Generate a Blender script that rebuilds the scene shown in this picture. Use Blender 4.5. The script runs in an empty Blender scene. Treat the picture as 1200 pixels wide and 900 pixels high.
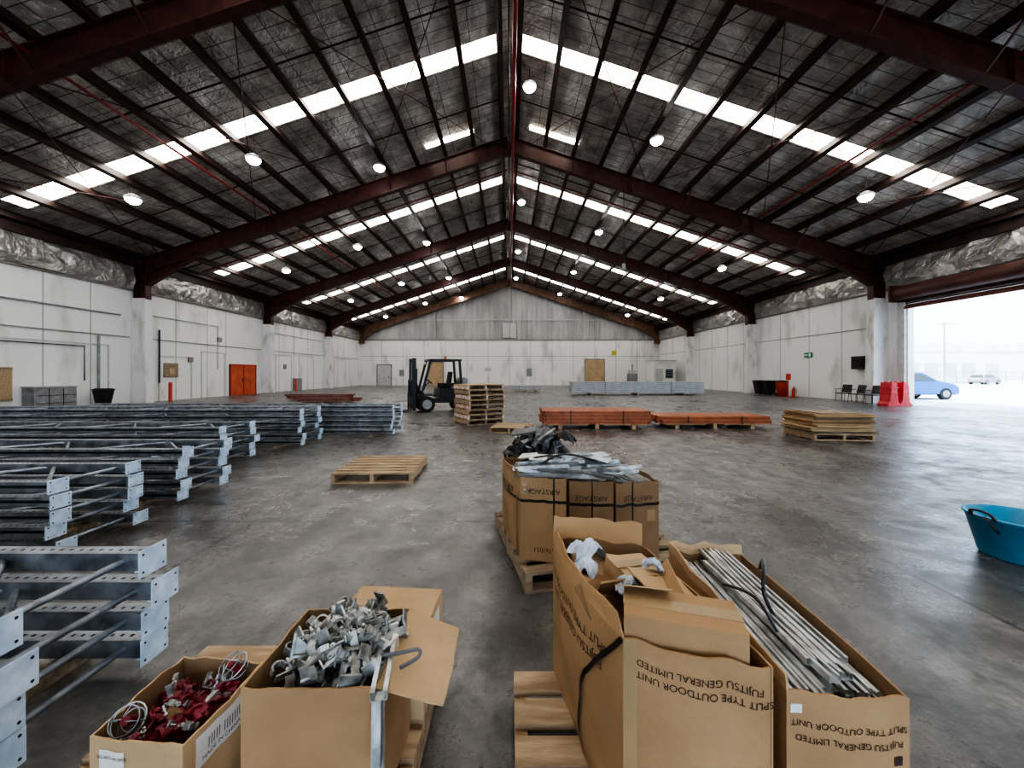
import bpy, math, random
from mathutils import Vector, Matrix, noise
random.seed(7)
S=bpy.context.scene
R=random.uniform
V=Vector
# ------------------------------------------------------------ materials
def newmat(name):
    m=bpy.data.materials.new(name); m.use_nodes=True
    nt=m.node_tree; b=nt.nodes['Principled BSDF']
    return m,nt,b
def mat(name,c1,c2=None,rough=.5,metal=0,scale=5,bump=0,bscale=None,stretch=(1,1,1),rough2=None,detail=6,lo=.35,hi=.65):
    m,nt,b=newmat(name); N=nt.nodes; L=nt.links
    tc=N.new('ShaderNodeTexCoord'); mp=N.new('ShaderNodeMapping'); mp.inputs['Scale'].default_value=stretch
    L.new(tc.outputs['Object'],mp.inputs['Vector'])
    nz=N.new('ShaderNodeTexNoise'); nz.inputs['Scale'].default_value=scale; nz.inputs['Detail'].default_value=detail
    L.new(mp.outputs[0],nz.inputs['Vector'])
    rp=N.new('ShaderNodeValToRGB'); e=rp.color_ramp.elements
    c2=c2 or tuple(x*.8 for x in c1)
    e[0].position=lo; e[0].color=(*c2,1); e[1].position=hi; e[1].color=(*c1,1)
    L.new(nz.outputs['Fac'],rp.inputs['Fac']); L.new(rp.outputs['Color'],b.inputs['Base Color'])
    b.inputs['Metallic'].default_value=metal; b.inputs['Roughness'].default_value=rough
    if rough2 is not None:
        mr=N.new('ShaderNodeMapRange'); mr.inputs['From Min'].default_value=.3; mr.inputs['From Max'].default_value=.7
        mr.inputs['To Min'].default_value=rough; mr.inputs['To Max'].default_value=rough2
        L.new(nz.outputs['Fac'],mr.inputs['Value']); L.new(mr.outputs[0],b.inputs['Roughness'])
    if bump:
        n2=N.new('ShaderNodeTexNoise'); n2.inputs['Scale'].default_value=bscale or scale*4; n2.inputs['Detail'].default_value=5
        L.new(mp.outputs[0],n2.inputs['Vector'])
        bp=N.new('ShaderNodeBump'); bp.inputs['Strength'].default_value=bump; bp.inputs['Distance'].default_value=.05
        L.new(n2.outputs['Fac'],bp.inputs['Height']); L.new(bp.outputs[0],b.inputs['Normal'])
    return m
def emat(name,c,s,c2=None,scale=1.5):
    m,nt,b=newmat(name); N=nt.nodes; L=nt.links
    b.inputs['Base Color'].default_value=(*c,1)
    b.inputs['Emission Strength'].default_value=s
    b.inputs['Emission Color'].default_value=(*c,1)
    if c2:
        tc=N.new('ShaderNodeTexCoord'); nz=N.new('ShaderNodeTexNoise'); nz.inputs['Scale'].default_value=scale; nz.inputs['Detail'].default_value=8; nz.inputs['Roughness'].default_value=.7
        L.new(tc.outputs['Object'],nz.inputs['Vector'])
        rp=N.new('ShaderNodeValToRGB'); e=rp.color_ramp.elements
        e[0].position=.38; e[0].color=(*c2,1); e[1].position=.60; e[1].color=(*c,1)
        L.new(nz.outputs['Fac'],rp.inputs['Fac'])
        # corrugation ribs of the translucent sheet
        br=N.new('ShaderNodeTexBrick'); br.offset=0; br.inputs['Scale'].default_value=1; br.inputs['Brick Width'].default_value=50; br.inputs['Row Height'].default_value=.19
        br.inputs['Mortar Size'].default_value=.022; br.inputs['Mortar Smooth'].default_value=.5
        L.new(tc.outputs['Object'],br.inputs['Vector'])
        mx=N.new('ShaderNodeMix'); mx.data_type='RGBA'; L.new(br.outputs['Fac'],mx.inputs[0]); L.new(rp.outputs[0],mx.inputs[6]); mx.inputs[7].default_value=(.08,.065,.045,1)
        L.new(mx.outputs[2],b.inputs['Emission Color'])
    return m
def floor_mat():
    m,nt,b=newmat('concrete_floor'); N=nt.nodes; L=nt.links
    tc=N.new('ShaderNodeTexCoord')
    def nz(s,d=8,r=.6,dist=0,st=None,rot=.35):
        n=N.new('ShaderNodeTexNoise'); n.inputs['Scale'].default_value=s; n.inputs['Detail'].default_value=d; n.inputs['Roughness'].default_value=r; n.inputs['Distortion'].default_value=dist
        if st:
            mp=N.new('ShaderNodeMapping'); mp.inputs['Scale'].default_value=st; mp.inputs['Rotation'].default_value=(0,0,rot); L.new(tc.outputs['Object'],mp.inputs['Vector']); L.new(mp.outputs[0],n.inputs['Vector'])
        else: L.new(tc.outputs['Object'],n.inputs['Vector'])
        return n
    def mr(src,a,b_,c,d):
        n=N.new('ShaderNodeMapRange'); n.inputs['From Min'].default_value=a; n.inputs['From Max'].default_value=b_
        n.inputs['To Min'].default_value=c; n.inputs['To Max'].default_value=d; L.new(src,n.inputs['Value']); return n.outputs[0]
    a=nz(.4,10,.65,.3); c=nz(2.6,12,.75,.2); d=nz(16,6,.75); st=nz(1.6,6,.6,.1,(1,.12,1)); st2=nz(2.3,6,.6,.1,(1,.1,1),-.9)
    def mul(x,y):
        n=N.new('ShaderNodeMath'); n.operation='MULTIPLY'; L.new(x,n.inputs[0]); L.new(y,n.inputs[1]); return n.outputs[0]
    v=mul(mul(mr(a.outputs['Fac'],.35,.65,.55,1.4),mr(c.outputs['Fac'],.35,.65,.45,1.55)),mr(d.outputs['Fac'],.3,.7,.6,1.4))
    v=mul(v,mr(st.outputs['Fac'],.35,.6,.62,1.15)); v=mul(v,mr(st2.outputs['Fac'],.38,.58,.7,1.1))
    mp=N.new('ShaderNodeMapping'); mp.inputs['Location'].default_value=(2.6,-3.9+5.6,0); L.new(tc.outputs['Object'],mp.inputs['Vector'])
    br=N.new('ShaderNodeTexBrick'); br.offset=0; br.inputs['Scale'].default_value=1; br.inputs['Brick Width'].default_value=5.6; br.inputs['Row Height'].default_value=5.6
    br.inputs['Mortar Size'].default_value=.016; br.inputs['Mortar Smooth'].default_value=.3
    L.new(mp.outputs[0],br.inputs['Vector'])
    v=mul(v,mr(br.outputs['Fac'],0,1,1,.12))
    cr=N.new('ShaderNodeValToRGB'); e=cr.color_ramp.elements
    e[0].position=0; e[0].color=(.008,.0078,.0078,1); e[1].position=1; e[1].color=(.385,.375,.36,1)
    sc=N.new('ShaderNodeMath'); sc.operation='MULTIPLY'; sc.inputs[1].default_value=.28; L.new(v,sc.inputs[0])
    L.new(sc.outputs[0],cr.inputs['Fac']); L.new(cr.outputs[0],b.inputs['Base Color'])
    L.new(mul(mr(c.outputs['Fac'],.38,.62,.50,.24),mr(a.outputs['Fac'],.4,.62,.70,1.2)),b.inputs['Roughness'])
    b.inputs['Specular IOR Level'].default_value=.85
    bp=N.new('ShaderNodeBump'); bp.inputs['Strength'].default_value=.22; bp.inputs['Distance'].default_value=.02
    L.new(d.outputs['Fac'],bp.inputs['Height']); L.new(bp.outputs[0],b.inputs['Normal'])
    return m
def foil_mat(name,c1,c2,mesh=True,st=1.0,metal=.3,ro=.42,sc=3.5):
    m,nt,b=newmat(name); N=nt.nodes; L=nt.links
    tc=N.new('ShaderNodeTexCoord')
    n=N.new('ShaderNodeTexNoise'); n.inputs['Scale'].default_value=1.1; n.inputs['Detail'].default_value=9; n.inputs['Roughness'].default_value=.65; n.inputs['Distortion'].default_value=.5
    L.new(tc.outputs['Object'],n.inputs['Vector'])
    rp=N.new('ShaderNodeValToRGB'); e=rp.color_ramp.elements
    e[0].position=.35; e[0].color=(*c2,1); e[1].position=.68; e[1].color=(*c1,1); L.new(n.outputs['Fac'],rp.inputs['Fac'])
    col=rp.outputs[0]
    if mesh:
        br=N.new('ShaderNodeTexBrick'); br.offset=0; br.inputs['Scale'].default_value=1; br.inputs['Brick Width'].default_value=1.43; br.inputs['Row Height'].default_value=.45
        br.inputs['Mortar Size'].default_value=.013; br.inputs['Mortar Smooth'].default_value=.3
        L.new(tc.outputs['Object'],br.inputs['Vector'])
        mx=N.new('ShaderNodeMix'); mx.data_type='RGBA'; L.new(br.outputs['Fac'],mx.inputs[0]); L.new(col,mx.inputs[6]); mx.inputs[7].default_value=(.05,.045,.04,1)
        col=mx.outputs[2]
    L.new(col,b.inputs['Base Color'])
    b.inputs['Metallic'].default_value=metal; b.inputs['Roughness'].default_value=ro
    v=N.new('ShaderNodeTexNoise'); v.inputs['Scale'].default_value=sc; v.inputs['Detail'].default_value=6; v.inputs['Distortion'].default_value=1.5
    L.new(tc.outputs['Object'],v.inputs['Vector'])
    bp=N.new('ShaderNodeBump'); bp.inputs['Strength'].default_value=st; bp.inputs['Distance'].default_value=.2
    L.new(v.outputs['Fac'],bp.inputs['Height']); L.new(bp.outputs[0],b.inputs['Normal'])
    return m
M={}
M['floor']=floor_mat()
M['white']=mat('painted_wall',(.78,.78,.77),(.52,.52,.50),.6,0,1.0,.1,8,(1,1,.35),detail=12,lo=.26,hi=.46)
M['whitecol']=mat('painted_column',(.74,.74,.74),(.46,.45,.43),.7,0,2,.1,8,(1,1,.4),lo=.3,hi=.5)
M['foilroof']=foil_mat('roof_foil',(.76,.73,.69),(.27,.25,.23),True,.8)
M['foilwall']=foil_mat('wall_foil',(.62,.61,.59),(.32,.31,.30),False,.5,.75,.36,2.0)
M['steel']=mat('oxide_steel',(.085,.024,.018),(.042,.014,.012),.5,0,3)
M['purlin']=mat('purlin_steel',(.048,.020,.016),(.018,.010,.009),.5,0,3)
M['litsteel']=mat('lit_steel',(.22,.115,.065),(.10,.05,.03),.6,0,2)  # oxide steel again, with the light on the end frame put into the colour
M['shutter']=mat('shutter_steel',(.12,.045,.035),(.07,.028,.024),.5,0,2)
M['redpipe']=mat('red_pipe',(.24,.018,.018),None,.4,0,4)
M['gable']=mat('gable_cladding',(.46,.46,.45),(.31,.315,.32),.5,0,.8,0,None,(1,1,.3))
M['dark']=mat('dark_gap',(.02,.02,.02),None,.8)
M['black']=mat('black_paint',(.02,.02,.022),None,.4)
M['blackplastic']=mat('black_plastic',(.018,.018,.02),(.01,.01,.01),.32,0,6)
M['greyplastic']=mat('grey_plastic',(.16,.16,.165),(.08,.08,.085),.35,0,6)
M['rubber']=mat('rubber',(.02,.02,.02),None,.85)
M['grey']=mat('grey_paint',(.3,.31,.32),(.2,.2,.21),.5)
M['lgrey']=mat('light_grey_paint',(.55,.56,.55),(.45,.45,.45),.5)
M['galv']=mat('galvanised_steel',(.42,.46,.51),(.19,.21,.24),.30,.8,9,rough2=.5)
M['galvdull']=mat('galvanised_dull',(.44,.46,.48),(.34,.36,.38),.55,.2,3)
M['plate']=mat('galvanised_plate',(.70,.83,.96),(.45,.58,.72),.38,.15,12)
M['rod']=mat('zinc_steel',(.72,.74,.74),(.36,.37,.37),.3,.8,18,rough2=.5)
M['cast']=mat('cast_zinc',(.46,.46,.44),(.17,.17,.16),.42,.65,30,rough2=.6)
M['slot']=mat('slot_dark',(.015,.017,.02),None,.8)
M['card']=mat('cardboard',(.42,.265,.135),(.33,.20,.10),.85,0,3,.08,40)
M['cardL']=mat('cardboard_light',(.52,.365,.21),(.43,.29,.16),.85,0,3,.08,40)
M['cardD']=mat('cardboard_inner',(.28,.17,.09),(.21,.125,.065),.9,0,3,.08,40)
M['ink']=mat('print_ink',(.05,.03,.02),None,.8)
M['label']=mat('paper_label',(.75,.75,.73),(.65,.65,.63),.7)
M['wood']=mat('pallet_timber',(.50,.37,.23),(.30,.20,.12),.8,0,4,.2,30,(1,6,6))
M['woodw']=mat('weathered_timber',(.38,.29,.2),(.2,.15,.1),.85,0,4,.2,30,(1,6,6))
M['woodend']=mat('painted_block',(.75,.70,.64),(.55,.25,.18),.8,0,9)
M['orange']=mat('orange_steel',(.50,.16,.06),(.30,.085,.035),.5,0,4)
M['rust']=mat('rusty_red_steel',(.22,.05,.03),(.10,.03,.022),.6,0,6)
M['red']=mat('red_paint',(.55,.06,.03),(.4,.04,.02),.5,0,3)
M['reddoor']=mat('red_door_paint',(.60,.13,.06),(.45,.08,.035),.6,0,2)
M['barrier']=mat('red_barrier_plastic',(.65,.05,.06),(.5,.035,.045),.45,0,3)
M['maroon']=mat('maroon_casting',(.24,.018,.035),(.12,.01,.018),.4,.2,20)
M['tub']=mat('blue_tub_plastic',(.015,.27,.46),(.01,.2,.36),.4,0,4)
M['poly']=mat('white_polythene',(.62,.67,.76),(.40,.46,.56),.22,0,10,.3,25)
M['tape']=mat('brown_tape',(.40,.28,.15),None,.3)
M['strap']=mat('black_strap',(.012,.012,.012),None,.35)
M['greenbox']=mat('green_sign',(.02,.3,.1),None,.5)
M['yellow']=mat('yellow_sign',(.6,.5,.05),None,.5)
M['carblue']=mat('blue_car_paint',(.01,.12,.38),(.01,.10,.34),.3,.2,2)
M['white2']=mat('white_render',(.8,.8,.79),(.7,.7,.69),.7,0,1)
M['glass']=mat('dark_glass',(.03,.04,.05),None,.15)
M['yard']=mat('yard_concrete',(.62,.61,.59),(.50,.49,.48),.8,0,.6)
M['timberdoor']=mat('timber_door',(.50,.36,.22),(.40,.28,.16),.6,0,2)
M['sky']=emat('skylight_sheet',(1,.985,.95),18.0,(.30,.21,.10),2.2)
M['lamp']=emat('lamp_lens',(.97,.98,1.0),90)
M['grime']=mat('wall_grime',(.30,.29,.27),(.20,.19,.175),.8,0,3)
# ------------------------------------------------------------ mesh builder
class MB:
    def __init__(s): s.v=[];s.f=[];s.m=[];s.mats=[];s.sm=[]
    def mi(s,k):
        if k not in s.mats: s.mats.append(k)
        return s.mats.index(k)
    def add(s,vs,fs,k,X=None,smooth=False):
        o=len(s.v); i=s.mi(k)
        for p in vs:
            p=V(p); s.v.append(tuple(X@p) if X is not None else tuple(p))
        for f in fs: s.f.append(tuple(o+a for a in f)); s.m.append(i); s.sm.append(smooth)
    def box(s,x0,x1,y0,y1,z0,z1,k,X=None):
        s.add([(x0,y0,z0),(x1,y0,z0),(x1,y1,z0),(x0,y1,z0),(x0,y0,z1),(x1,y0,z1),(x1,y1,z1),(x0,y1,z1)],
              [(0,3,2,1),(4,5,6,7),(0,1,5,4),(1,2,6,5),(2,3,7,6),(3,0,4,7)],k,X)
    def cbox(s,c,sz,k,X=None,rot=(0,0,0)):
        T=Matrix.Translation(c)@Matrix.Rotation(rot[2],4,'Z')@Matrix.Rotation(rot[1],4,'Y')@Matrix.Rotation(rot[0],4,'X')
        if X is not None: T=X@T
        a,b,c_=sz[0]/2,sz[1]/2,sz[2]/2
        s.box(-a,a,-b,b,-c_,c_,k,T)
    def frame(s,p,q,up=(0,0,1)):
        p=V(p);q=V(q);d=(q-p).normalized();up=V(up)
        if abs(d.dot(up))>.98: up=V((1,0,0))
        sd=d.cross(up).normalized(); u=sd.cross(d).normalized()
        return p,q,d,sd,u
    def beam(s,p,q,w,h,k,X=None,up=(0,0,1)):
        p,q,d,sd,u=s.frame(p,q,up)
        vs=[]
        for e in (p,q):
            for a,b in((-1,-1),(1,-1),(1,1),(-1,1)): vs.append(e+sd*a*w/2+u*b*h/2)
        s.add(vs,[(0,1,2,3),(7,6,5,4),(0,4,5,1),(1,5,6,2),(2,6,7,3),(3,7,4,0)],k,X)
    def ibeam(s,p,q,w,h,k,t=.03,X=None,up=(0,0,1)):
        p,q,d,sd,u=s.frame(p,q,up)
        s.beam(p,q,t,h,k,X,up)
        for g in(-1,1): s.beam(p+u*g*(h/2-t/2),q+u*g*(h/2-t/2),w,t*1.2,k,X,up)
    def chan(s,p,q,w,h,k,t=.003,X=None,up=(0,0,1)):
        p,q,d,sd,u=s.frame(p,q,up)
        s.beam(p-u*(h/2),q-u*(h/2),w,t,k,X,up)
        for g in(-1,1):
            s.beam(p+sd*g*w/2,q+sd*g*w/2,t,h,k,X,up)
            s.beam(p+sd*g*(w/2-w*.13)+u*h/2,q+sd*g*(w/2-w*.13)+u*h/2,w*.26,t,k,X,up)
    def tube(s,p,q,r,k,n=8,X=None,r2=None,caps=True):
        p,q,d,sd,u=s.frame(p,q); r2=r if r2 is None else r2
        vs=[]
        for e,rr in((p,r),(q,r2)):
            for i in range(n):
                a=2*math.pi*i/n; vs.append(e+sd*math.cos(a)*rr+u*math.sin(a)*rr)
        s.add(vs,[(i,(i+1)%n,n+(i+1)%n,n+i) for i in range(n)],k,X,True)
        if caps: s.add(vs,[tuple(range(n-1,-1,-1)),tuple(range(n,2*n))],k,X)
    def path(s,pts,r,k,n=6,X=None,closed=False):
        pts=[V(p) for p in pts]; m=len(pts); vs=[]
        for i,p in enumerate(pts):
            if closed: d=pts[(i+1)%m]-pts[i-1]
            else: d=pts[min(i+1,m-1)]-pts[max(i-1,0)]
            d.normalize(); up=V((0,0,1)) if abs(d.z)<.9 else V((1,0,0))
            sd=d.cross(up).normalized(); u=sd.cross(d)
            for j in range(n):
                a=2*math.pi*j/n; vs.append(p+sd*math.cos(a)*r+u*math.sin(a)*r)
        fs=[]
        for i in range(m if closed else m-1):
            for j in range(n):
                a=i*n+j;b=i*n+(j+1)%n;c=((i+1)%m)*n+(j+1)%n;d_=((i+1)%m)*n+j
                fs.append((a,b,c,d_))
        s.add(vs,fs,k,X,True)
    def arc(s,pts,r,k,n=6,sub=5,X=None):
        P=[V(p) for p in pts]; P=[P[0]*2-P[1]]+P+[P[-1]*2-P[-2]]; o=[]
        for i in range(1,len(P)-2):
            for j in range(sub):
                t=j/sub; a,b_,c,d=P[i-1],P[i],P[i+1],P[i+2]
                o.append(.5*((2*b_)+(c-a)*t+(2*a-5*b_+4*c-d)*t*t+(3*b_-a-3*c+d)*t**3))
        o.append(P[-2]); s.path(o,r,k,n,X)
    def ring(s,c,R_,r,k,X=None,n=20,axis='Z',m=6):
        pts=[]
        for i in range(n):
            a=2*math.pi*i/n; x,y=math.cos(a)*R_,math.sin(a)*R_
            o={'Z':(x,y,0),'X':(0,x,y),'Y':(x,0,y)}[axis]
            pts.append(V(c)+V(o))
        s.path(pts,r,k,m,X,True)
    def lathe(s,prof,k,X=None,n=32):
        vs=[];m=len(prof)
        for r,z in prof:
            for i in range(n):
                a=2*math.pi*i/n; vs.append((math.cos(a)*r,math.sin(a)*r,z))
        fs=[(j*n+i,j*n+(i+1)%n,(j+1)*n+(i+1)%n,(j+1)*n+i) for j in range(m-1) for i in range(n)]
        s.add(vs,fs,k,X,True)
    def surf(s,P,nu,nv,th,k,k2=None,N=None,smooth=True):
        g=[[V(P(i/nu,j/nv)) for i in range(nu+1)] for j in range(nv+1)]
        if N is None:
            N=(g[0][-1]-g[0][0]).cross(g[-1][0]-g[0][0]).normalized()
        top=[p for r in g for p in r]; bot=[p-N*th for p in top]; w=nu+1
        q=[(j*w+i,j*w+i+1,(j+1)*w+i+1,(j+1)*w+i) for j in range(nv) for i in range(nu)]
        s.add(top,q,k,None,smooth); s.add(bot,[tuple(reversed(f)) for f in q],k2 or k,None,smooth)
        per=[i for i in range(w)]+[j*w+nu for j in range(1,nv+1)]+[nv*w+i for i in range(nu-1,-1,-1)]+[j*w for j in range(nv-1,0,-1)]
        n=len(per); vs=[top[i] for i in per]+[bot[i] for i in per]
        s.add(vs,[(i,n+i,n+(i+1)%n,(i+1)%n) for i in range(n)],k)
    def heap(s,c,sz,k,amp=.25,freq=3,seed=0,sub=24,X=None):
        n=sub;m=sub//2;vs=[];c=V(c)
        for j in range(m+1):
            t=math.pi*j/m
            for i in range(n):
                a=2*math.pi*i/n
                d=V((math.sin(t)*math.cos(a),math.sin(t)*math.sin(a),math.cos(t)))
                q=1+amp*(noise.noise(d*freq+V((seed,seed*2,0)))+.6*abs(noise.noise(d*freq*2.7+V((seed,0,9)))))
                vs.append(c+V((d.x*sz[0],d.y*sz[1],d.z*sz[2]))*q)
        fs=[(j*n+i,(j+1)*n+i,(j+1)*n+(i+1)%n,j*n+(i+1)%n) for j in range(m) for i in range(n)]
        s.add(vs,fs,k,X,False)
    def build(s,name,center=True,bevel=0):
        me=bpy.data.meshes.new(name)
        c=V((0,0,0))
        if center and s.v:
            xs=[p[0] for p in s.v];ys=[p[1] for p in s.v];zs=[p[2] for p in s.v]
            c=V(((min(xs)+max(xs))/2,(min(ys)+max(ys))/2,min(zs)))
        me.from_pydata([tuple(V(p)-c) for p in s.v],[],s.f)
        for k in s.mats: me.materials.append(M[k])
        me.polygons.foreach_set('material_index',s.m); me.polygons.foreach_set('use_smooth',s.sm)
        me.update()
        o=bpy.data.objects.new(name,me); o.location=c; S.collection.objects.link(o)
        if bevel:
            b=o.modifiers.new('b','BEVEL'); b.width=bevel; b.segments=2; b.limit_method='ANGLE'
        return o
def TR(x,y,z=0,a=0): return Matrix.Translation((x,y,z))@Matrix.Rotation(math.radians(a),4,'Z')
# ------------------------------------------------------------ camera
cd=bpy.data.cameras.new('camera'); cam=bpy.data.objects.new('camera',cd); S.collection.objects.link(cam)
cam.location=(0,0,1.5); cam.rotation_euler=(math.pi/2,0,0); cd.sensor_width=36; cd.lens=13.5
cd.shift_y=-12/1200; cd.shift_x=3/1200; cd.clip_start=.02; cd.clip_end=500
S.camera=cam
# ------------------------------------------------------------ room
HW=19.2; Y0=-9; Y1=49.6; RZ=14.0; SL=.333
def rz(x): return RZ-SL*abs(x)
b=MB(); b.box(-HW-.3,HW+.3,Y0-.3,Y1+.3,-.2,0,'floor'); b.build('floor',False)
b=MB(); b.box(HW+.3,160,-60,170,-.25,-.03,'yard'); b.box(-60,HW+.3,-60,Y0-.3,-.25,-.03,'yard'); b.build('yard_ground',False)
sky=[(-6.1,-5.2),(3.75,4.65),(13.95,14.75),(24.0,24.9),(34.2,35.1),(44.6,45.5)]
ce=MB(); sk=MB()
cuts=[Y0-.3]+[q for p in sky for q in p]+[Y1+.3]
for sg in(-1,1):
    def slab(bb,x0,x1,ya,yb,off,k,t=.06):
        vs=[(sg*x0,ya,rz(x0)+off),(sg*x1,ya,rz(x1)+off),(sg*x1,yb,rz(x1)+off),(sg*x0,yb,rz(x0)+off)]
        vs+=[(x,y,z+t) for x,y,z in vs]
        bb.add(vs,[(0,1,2,3),(4,7,6,5),(0,4,5,1),(1,5,6,2),(2,6,7,3),(3,7,4,0)],k)
    for i in range(0,len(cuts)-1,2): slab(ce,0,HW+.3,cuts[i],cuts[i+1],0,'foilroof')
    for a,c in sky:
        slab(ce,0,.35,a,c,0,'foilroof'); slab(ce,HW-.7,HW+.3,a,c,0,'foilroof')
        slab(sk,.35,HW-.7,a-.02,c+.02,.03,'sky')
    if sg>0: slab(sk,1.0,3.4,18.75,19.1,-.03,'sky',.02)
    else: slab(sk,1.75,4.1,18.65,19.0,-.03,'sky',.02)
ce.build('ceiling',False); sk.build('skylight',False)
b=MB()
xs=[.35+1.43*i for i in range(14)]
for sg in(-1,1):
    n=V((sg*SL,0,1)).normalized()
    for x in xs:
        z=rz(x)-.16
        b.beam((sg*x,Y0,z),(sg*x,Y1,z),.05,.28,'purlin',None,n)
        b.beam((sg*x+.05*sg,Y0,z-.14),(sg*x+.05*sg,Y1,z-.14),.16,.02,'purlin',None,n)
    for yy in [-1,4.2,7,12.2,17.0,22.2,27.2,32.3,37.4,42.5,47]:
        b.beam((sg*.3,yy,rz(.3)-.2),(sg*(HW-.2),yy,rz(HW-.2)-.2),.03,.05,'purlin')
b.build('roof_purlins',False)
for Y,k in((-.6,'steel'),(9.6,'steel'),(19.7,'steel'),(30,'steel'),(40,'steel'),(49.0,'litsteel')):
    b=MB()
    dz=.36+.42
    for sg in(-1,1):
        p=V((0,Y,rz(0)-dz)); q=V((sg*(HW-.35),Y,rz(HW-.35)-dz))
        b.ibeam(p,q,.3,.78 if k=='steel' else .95,k,.03)
        for yy in(-.016,.016):
            b.add([(sg*(HW-.35),Y+yy,rz(HW)-dz-.2),(sg*(HW-3.2),Y+yy,rz(HW-3.2)-dz-.35),(sg*(HW-.35),Y+yy,rz(HW)-dz-.95)],[(0,1,2)],k)
        b.beam((sg*(HW-3.2),Y,rz(HW-3.2)-dz-.38),(sg*(HW-.45),Y,rz(HW)-dz-.95),.3,.035,k)
        b.ibeam((sg*(HW-.38),Y,5.3),(sg*(HW-.38),Y,rz(HW)-.4),.34,.6,k,.03,None,(1,0,0))
        for t in(.0,.33,.66):
            x=t*(HW-.35); b.box(sg*x-.02,sg*x+.02,Y-.17,Y+.17,rz(x)-dz-.42,rz(x)-dz+.42,k)
        for x in xs[2:13:2]: b.beam((sg*x,Y-.02,rz(x)-dz-.38),(sg*x,Y-1.0,rz(x)-.3),.05,.05,k)
    b.beam((-.5,Y,rz(0)-dz-.5),(.5,Y,rz(0)-dz-.5),.3,.05,k)
    b.build('portal_frame',False)
    if Y<48:
        for sg in(-1,1):
            c=MB(); xw=sg*(HW-.001)
            xi=sg*(HW-.68); xb=sg*(HW-.78)
            c.add([(xw,Y-.27,0),(xb,Y-.25,0),(xi,Y-.2,5.35),(xw,Y-.2,5.35),(xw,Y+.27,0),(xb,Y+.25,0),(xi,Y+.2,5.35),(xw,Y+.2,5.35)],
              [(0,1,2,3),(7,6,5,4),(1,5,6,2),(0,4,5,1),(3,2,6,7),(0,3,7,4)],'whitecol')
            c.build('concrete_column',False,.02)
b=MB()
b.tube((.17,Y0+.1,12.5),(.17,Y1-.4,12.5),.08,'redpipe',10)
for y in range(-6,48,4): b.tube((.17,y,12.5),(.17,y,13.6),.012,'purlin',5); b.tube((.17,y+1,12.5),(.17,y+1,12.9),.02,'redpipe',6)
b.build('sprinkler_pipe',False)
b=MB(); b.tube((-.02,Y0+.1,12.75),(-.02,Y1-.4,12.75),.035,'purlin',8); b.beam((-.3,Y0+.1,13.1),(-.3,Y1-.4,13.1),.12,.05,'purlin')
for y in range(-6,48,4): b.tube((-.02,y,12.75),(-.02,y,13.9),.01,'purlin',5); b.tube((-.3,y,13.1),(-.3,y,13.8),.01,'purlin',5)
b.build('cable_tray',False)
b=MB()
for sg in(-1,1):
    for (ya,yb) in((9.6,19.7),(30,40)):
        for xa,xb in((1,7),(7,13),(13,18.5)):
            b.tube((sg*xa,ya,rz(xa)-.42),(sg*xb,yb,rz(xb)-.42),.018,'steel',5)
            b.tube((sg*xb,ya,rz(xb)-.45),(sg*xa,yb,rz(xa)-.45),.018,'steel',5)
b.build('roof_bracing',False)
b=MB()
for x in(-12,12.5):
    b.tube((x,Y0+.1,rz(x)-.5),(x,Y1-.4,rz(x)-.5),.045,'redpipe',8)
b.tube((-18,22.5,rz(18)-.55),(-.1,22.5,rz(0)-.55),.04,'redpipe',8); b.tube((18,22.5,rz(18)-.55),(.1,22.5,rz(0)-.55),.04,'redpipe',8)
b.build('sprinkler_branch_pipes',False)
WT=5.8
def sidewall(sg,openings):
    b=MB(); xw=sg*HW; xo=sg*(HW+.3)
    ys=[Y0-.3]
    for a,c,h in openings:
        b.box(min(xw,xo),max(xw,xo),ys[-1],a,0,8.2,'white'); b.box(min(xw,xo),max(xw,xo),a,c,h,8.2,'white'); ys.append(c)
    b.box(min(xw,xo),max(xw,xo),ys[-1],Y1+.3,0,8.2,'white')
    return b
sidewall(-1,[]).build('wall_left',False)
sidewall(1,[(0.5,8.0,4.9),(12.0,18.5,4.9)]).build('wall_right',False)  # nearer opening is out of view, added to let in side light
cols=[-.6,9.6,19.7,30,40,49.0]
for sg in(-1,1):
    nm='left' if sg<0 else 'right'
    b=MB()
    b.box(min(sg*HW,sg*(HW-.12)),max(sg*HW,sg*(HW-.12)),Y0,Y1,7.0,7.75,'purlin')
    b.box(min(sg*HW,sg*(HW-.25)),max(sg*HW,sg*(HW-.25)),Y0,Y1,6.95,7.1,'purlin')
    for z in(5.75,): b.box(min(sg*HW,sg*(HW-.1)),max(sg*HW,sg*(HW-.1)),Y0,Y1,z-.04,z+.04,'grime')
    b.build('trim_eave_'+nm,False)
    f=MB()
    ya=Y0
    for c in cols:
        a0,a1=ya,c-.3
        if a1>a0+.5:
            n=max(6,int((a1-a0)*9))
            z0=5.8
            def P(u,v,a0=a0,a1=a1):
                y=a0+(a1-a0)*u if sg>0 else a1-(a1-a0)*u
                z=z0+v*1.15
                r1=1-2*abs(noise.noise(V((y*.7,z*1.3,sg)))); r2=1-2*abs(noise.noise(V((y*1.8,z*2.4,2+sg)))); r3=1-2*abs(noise.noise(V((y*5,z*6,5))))
                d=.05+.10*math.sin(math.pi*v)+.10*r1+.05*r2+.015*r3
                return (sg*(HW-max(.02,d)),y+.03*r2,z)
            f.surf(P,n,14,.01,'foilwall',smooth=False)
        ya=c+.3
    f.build('wall_insulation_'+nm,False)
def lw(y0,y1,z0,z1,k,t=.03,bb=None,sg=-1):
    x=sg*HW; xi=sg*(HW-t); bb.box(min(x,xi),max(x,xi),y0,y1,z0,z1,k)
b=MB()
for z in(3.35,):
    for i in range(len(cols)-1): lw(cols[i]+.3,cols[i+1]-.3,z-.02,z+.02,'grime',.05,b)
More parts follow.
